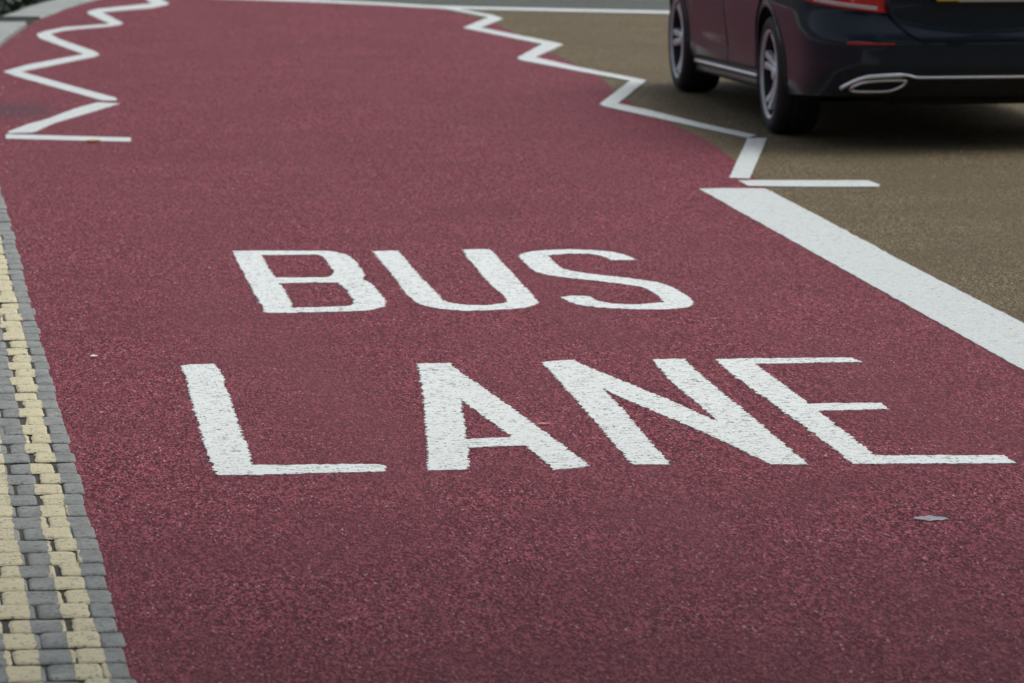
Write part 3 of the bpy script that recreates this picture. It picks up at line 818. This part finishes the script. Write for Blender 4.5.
# chrome strip across the bumper, sweeping down outside each exhaust
path = []
def strip_z(y_):
    a = abs(y_)
    if a < 0.34: return 0.375
    if a < 0.41: t = (a-0.34)/0.07; t = t*t*(3-2*t); return 0.375 + 0.014*t
    if a < 0.57: return 0.389 - 0.008*((a-0.41)/0.16)**2
    t = min(1, (a-0.57)/0.15); return 0.381 - 0.072*t**1.8
ys = [-0.72+1.44*k/110 for k in range(111)]
path = [surf(t_of_y(abs(y_), strip_z(y_)), strip_z(y_), 1 if y_ >= 0 else -1, 0.002) for y_ in ys]
def sw(i, p):
    t = (path[min(i+1, len(path)-1)] - path[max(i-1, 0)]).normalized()
    nrm = Vector((-1, 0.25 if p[1] > 0.5 else (-0.25 if p[1] < -0.5 else 0), 0.15)).normalized()
    return t.cross(nrm).normalized()*(0.0085 + (0.005 if abs(p[1]) > 0.42 else 0)), nrm
ribbon('bumper_trim', path, sw, M['chrome'], th=0.016)
# diffuser panel below, recessed underside box
b = bmesh.new(); bmesh.ops.create_cube(b, size=1.0); bmesh.ops.scale(b, vec=(WB-0.9+0.2, 1.35, 0.07), verts=b.verts); bmesh.ops.translate(b, verts=b.verts, vec=(WB/2, 0, 0.175))
from_bm('underbody', b, M['under'], car)
b = bmesh.new(); bmesh.ops.create_cube(b, size=1.0); bmesh.ops.scale(b, vec=(0.45, 0.9, 0.08), verts=b.verts); bmesh.ops.bevel(b, geom=b.edges[:], offset=0.03, segments=3, affect='EDGES'); bmesh.ops.translate(b, verts=b.verts, vec=(-0.70, 0, 0.26))
from_bm('rear_silencer', b, M['under'], car)
b = bmesh.new(); bmesh.ops.create_cone(b, cap_ends=True, segments=24, radius1=0.045, radius2=0.045, depth=1.35); bmesh.ops.rotate(b, verts=b.verts, matrix=Matrix.Rotation(math.pi/2, 3, 'X')); bmesh.ops.translate(b, verts=b.verts, vec=(0, 0, WZ))
ax = from_bm('axle', b, M['under'], car); ax2 = ax.copy(); col.objects.link(ax2); ax2.parent = car; ax2.location = (WB, 0, 0)

# greenhouse: roof, pillars and glass
T_ROOF = [(-0.55, 1.03), (-0.30, 1.10), (0.15, 1.27), (0.55, 1.39), (0.95, 1.445), (1.35, 1.455), (1.75, 1.42), (2.15, 1.27), (2.60, 1.02)]
GX = [-0.62 + (2.62+0.62)*k/60 for k in range(61)]
def gh(x, a):
    """a 0..1 from left belt over the roof to right belt"""
    zr = interp(T_ROOF, x); zb = min(interp(T_TOP, x)-0.03, zr-0.004); wb = 0.86 - 0.16*max(0, (0.2-x))**1.3 - 0.05*max(0, x-2.0); wt = 0.60
    ang = math.pi*a; c, s_ = math.cos(ang), math.sin(ang)
    yy = sq(c, 0.55); zz = abs(s_)**0.75
    wmid = wb*(1-zz) + (wb-(wb-wt)*min(1, (zr-zb)/0.42))*zz
    return Vector((x, yy*wmid, zb + (zr-zb)*zz))
NA = 40
V = [gh(x, j/NA) for x in GX for j in range(NA+1)]
roofF, glassF = [], []
for i in range(60):
    for j in range(NA):
        f = (i*(NA+1)+j, (i+1)*(NA+1)+j, (i+1)*(NA+1)+j+1, i*(NA+1)+j+1)
        x = (GX[i]+GX[i+1])/2; a = (j+0.5)/NA; zz = abs(math.sin(math.pi*a))**0.75
        front = 1.86 < x < 2.5 and 0.15 < a < 0.85; rear = -0.40 < x < 0.36 and 0.17 < a < 0.83
        sidew = (0.22 < x < 2.15) and 0.06 < zz < 0.80 and interp(T_ROOF, x) > 1.2 and not (1.22 < x < 1.30)
        (glassF if (front or rear or sidew) else roofF).append(f)
mesh('roof', V, roofF, M['paint'], car, True)
wf = {}
for f in glassF:
    x = sum(V[i].x for i in f)/4; yy = sum(V[i].y for i in f)/4; a = ((f[0] % (NA+1))+0.5)/NA
    key = 'rear_window' if (x < 0.36 and 0.17 < a < 0.83 and -0.40 < x) else ('windscreen' if x > 1.86 and 0.15 < a < 0.85 else 'side_window' + str(int(x > 1.26)) + str(int(yy > 0)))
    wf.setdefault(key, []).append(f)
for k, fs in wf.items():
    used = sorted({i for f in fs for i in f}); mp_ = {u: q for q, u in enumerate(used)}
    mesh('side_window' if k.startswith('side') else k, [V[u]*0.999 for u in used], [tuple(mp_[i] for i in f) for f in fs], M['glass'], car, True)

# wheels
TR = 0.320; TW = 0.120
def lathe(prof, seg=72, axis_y=True):
    b = bmesh.new(); rings = []
    for k in range(seg):
        a = 2*math.pi*k/seg; rings.append([b.verts.new((r_*math.cos(a), y_, r_*math.sin(a))) for r_, y_ in prof])
    for k in range(seg):
        r1, r2 = rings[k], rings[(k+1) % seg]
        for j in range(len(prof)-1): b.faces.new((r1[j], r2[j], r2[j+1], r1[j+1]))
    return b
def make_wheel():
    # own empty is not allowed under parts, so the tyre carries the rim (thing > wheel > rim)
    tp = [(0.225, -TW+0.02), (0.245, -TW+0.004), (0.27, -TW-0.003), (0.292, -TW+0.002), (0.306, -TW+0.012), (0.315, -TW+0.030), (TR, -0.07), (TR, -0.052), (TR-0.007, -0.051), (TR-0.007, -0.042), (TR, -0.041), (TR, -0.006), (TR-0.007, -0.005), (TR-0.007, 0.005), (TR, 0.006), (TR, 0.041), (TR-0.007, 0.042), (TR-0.007, 0.051), (TR, 0.052), (TR, 0.07), (0.315, TW-0.030), (0.306, TW-0.012), (0.292, TW-0.002), (0.27, TW+0.003), (0.245, TW-0.004), (0.225, TW-0.02)]
    tyre = from_bm('wheel', lathe(tp), M['tyre'], car, True); tyre.data.set_sharp_from_angle(angle=R(50))
    rp = [(0.232, TW-0.004), (0.240, TW-0.002), (0.236, TW-0.010), (0.226, TW-0.016), (0.215, TW-0.028), (0.205, 0.03), (0.205, -TW+0.03), (0.226, -TW+0.012)]
    b = lathe(rp[:4])
    # five twin spokes
    for k in range(5):
        for d in (-1, 1):
            a0 = 2*math.pi*k/5 + math.pi/2
            secs = []
            for q in range(9):
                t = q/8; r_ = 0.045 + (0.214-0.045)*t; aa = a0 + d*(0.30*(1-t)**2 + 0.135*t + 0.02)
                wd = 0.014 + 0.009*t; yo = 0.082 + 0.020*t - 0.010*math.sin(math.pi*t); dp = 0.030
                rad = Vector((math.cos(aa), 0, math.sin(aa))); tan = Vector((-math.sin(aa), 0, math.cos(aa)))
                c = rad*r_
                secs.append([b.verts.new(c + tan*wd*u + Vector((0, yo - dd, 0))) for u, dd in ((-1, dp), (-0.85, 0.004), (-0.3, 0), (0.3, 0), (0.85, 0.004), (1, dp))])
            for s1, s2 in zip(secs, secs[1:]):
                for j in range(6): b.faces.new((s1[j], s2[j], s2[(j+1) % 6], s1[(j+1) % 6]))
            b.faces.new(secs[0]); b.faces.new(list(reversed(secs[-1])))
    # hub
    hub = [(0.0005, 0.098), (0.028, 0.098), (0.034, 0.094), (0.036, 0.088), (0.062, 0.082), (0.070, 0.072), (0.070, 0.03)]
    hb = lathe(hub, 40); tmp = bpy.data.meshes.new('t'); hb.to_mesh(tmp); hb.free(); b.from_mesh(tmp)
    rim = from_bm('rim', b, M['alloy'], tyre, True); rim.data.set_sharp_from_angle(angle=R(35))
    from_bm('rim_barrel', lathe(rp[3:]), M['under'], tyre, True)
    b = lathe([(0.06, 0.045), (0.165, 0.045), (0.168, 0.03), (0.168, 0.015), (0.06, 0.015)], 48)
    from_bm('brake_disc', b, M['disc'], tyre, True)
    b = lathe([(0.0005, -0.02), (0.21, -0.02)], 40); from_bm('wheel_back', b, M['under'], tyre, True)
    return tyre
w0 = make_wheel()
spots = [(0.0, 1, 0.0), (WB, 1, 0.35), (0.0, -1, 0.2), (WB, -1, 0.6)]
for i, (x, s, rot) in enumerate(spots):
    t = w0
    if i:
        t = w0.copy(); col.objects.link(t); t.parent = car
        for ch in list(w0.children):
            c = ch.copy(); col.objects.link(c); c.parent = t
    t.location = (x, s*0.795, WZ)
    t.rotation_euler = (0, rot, 0 if s > 0 else math.pi)

# ------------------------------------------------------------ unseen trees, added to shade the near road and darken car reflections
def unseen_tree(x, y, h, rad, n_leaf, seed, lab):
    rnd = random.Random(seed)
    root = bpy.data.objects.new('unseen_tree', None); col.objects.link(root); root.location = (x, y, 0)
    thing(root, lab, 'tree', 'unseen trees added to shade the near road')
    b = bmesh.new()
    def limb(p, q, r0, r1):
        d = (q-p).normalized(); t1 = d.orthogonal().normalized(); t2 = d.cross(t1); k = 8
        R0 = [b.verts.new(p + (t1*math.cos(2*math.pi*i/k)+t2*math.sin(2*math.pi*i/k))*r0) for i in range(k)]
        R1 = [b.verts.new(q + (t1*math.cos(2*math.pi*i/k)+t2*math.sin(2*math.pi*i/k))*r1) for i in range(k)]
        for i in range(k): b.faces.new((R0[i], R0[(i+1) % k], R1[(i+1) % k], R1[i]))
    top = Vector((0, 0, h*0.42)); limb(Vector((0, 0, -0.05)), top, 0.26, 0.18)
    tips = []
    for i in range(9):
        a = 2*math.pi*i/9 + rnd.uniform(-.3, .3); e = top + Vector((math.cos(a)*rad*0.6, math.sin(a)*rad*0.6, h*rnd.uniform(0.1, 0.42)))
        limb(top, e, 0.11, 0.04); tips.append(e)
    from_bm('trunk', b, M['bark'], root)
    cl = [top + Vector((rnd.uniform(-1, 1)*rad*0.8, rnd.uniform(-1, 1)*rad*0.8, h*rnd.uniform(0.08, 0.55))) for _ in range(34)] + tips
    V, Fc = [], []
    for i in range(n_leaf):
        c0 = rnd.choice(cl); c = c0 + Vector((rnd.gauss(0, 0.55), rnd.gauss(0, 0.55), rnd.gauss(0, 0.40)))
        nn = Vector((rnd.uniform(-1, 1), rnd.uniform(-1, 1), rnd.uniform(0.2, 1))).normalized(); t1 = nn.orthogonal().normalized()
        t1 = Matrix.Rotation(rnd.uniform(0, 6.28), 3, nn) @ t1; t2 = nn.cross(t1); s_ = rnd.uniform(0.07, 0.15); k = len(V)
        V += [c+t1*s_, c+t2*s_*0.75, c-t1*s_, c-t2*s_*0.75]; Fc.append((k, k+1, k+2, k+3))
    mesh('crown', V, Fc, M['treeleaf'], root)
n = N('tree_leaf'); c = n.mix(n.ramp(n.noise(3, 3, 0.7), [(0.3, 0), (0.7, 1)]), (0.025, 0.055, 0.018), (0.07, 0.11, 0.035)); n.set(color=c, rough=0.5); M['treeleaf'] = n.m
n = N('bark'); c = n.mix(n.ramp(n.noise(9, 4, 0.7), [(0.3, 0), (0.7, 1)]), (0.06, 0.055, 0.045), (0.16, 0.15, 0.12)); n.set(color=c, rough=0.9); M['bark'] = n.m
unseen_tree(-3.8, 7.2, 12, 5.6, 36000, 3, 'unseen leafy tree added left of the setts to shade the near road')
unseen_tree(8.6, 7.2, 13, 6.0, 36000, 5, 'unseen leafy tree added right of the buff road to shade its near end')
unseen_tree(-4.0, -3.0, 13, 5.2, 20000, 8, 'unseen leafy tree added behind the viewer on the left for shade and reflections')
unseen_tree(9.0, -4.0, 13, 5.2, 18000, 11, 'unseen leafy tree added behind the viewer on the right for shade and reflections')
# unseen bank of leaves, added to darken the reflection in the car side
V, Fc = [], []
for i in range(14000):
    y = random.uniform(26, 75); x = -3.4 + 0.11*max(0, y-30)**1.25*0.35 + random.gauss(0, 0.35); z = random.uniform(0, 1.5)
    nn = Vector((random.uniform(-1, 1), random.uniform(-1, 1), random.uniform(0, 1))).normalized(); t1 = nn.orthogonal().normalized(); t2 = nn.cross(t1); s_ = random.uniform(0.05, 0.11); c = Vector((x, y, z)); k = len(V)
    V += [c+t1*s_, c+t2*s_, c-t1*s_, c-t2*s_]; Fc.append((k, k+1, k+2, k+3))
thing(mesh('unseen_hedge', V, Fc, M['treeleaf']), 'unseen long bank of dark green leaves, added for the car side to reflect', 'unseen_hedge')
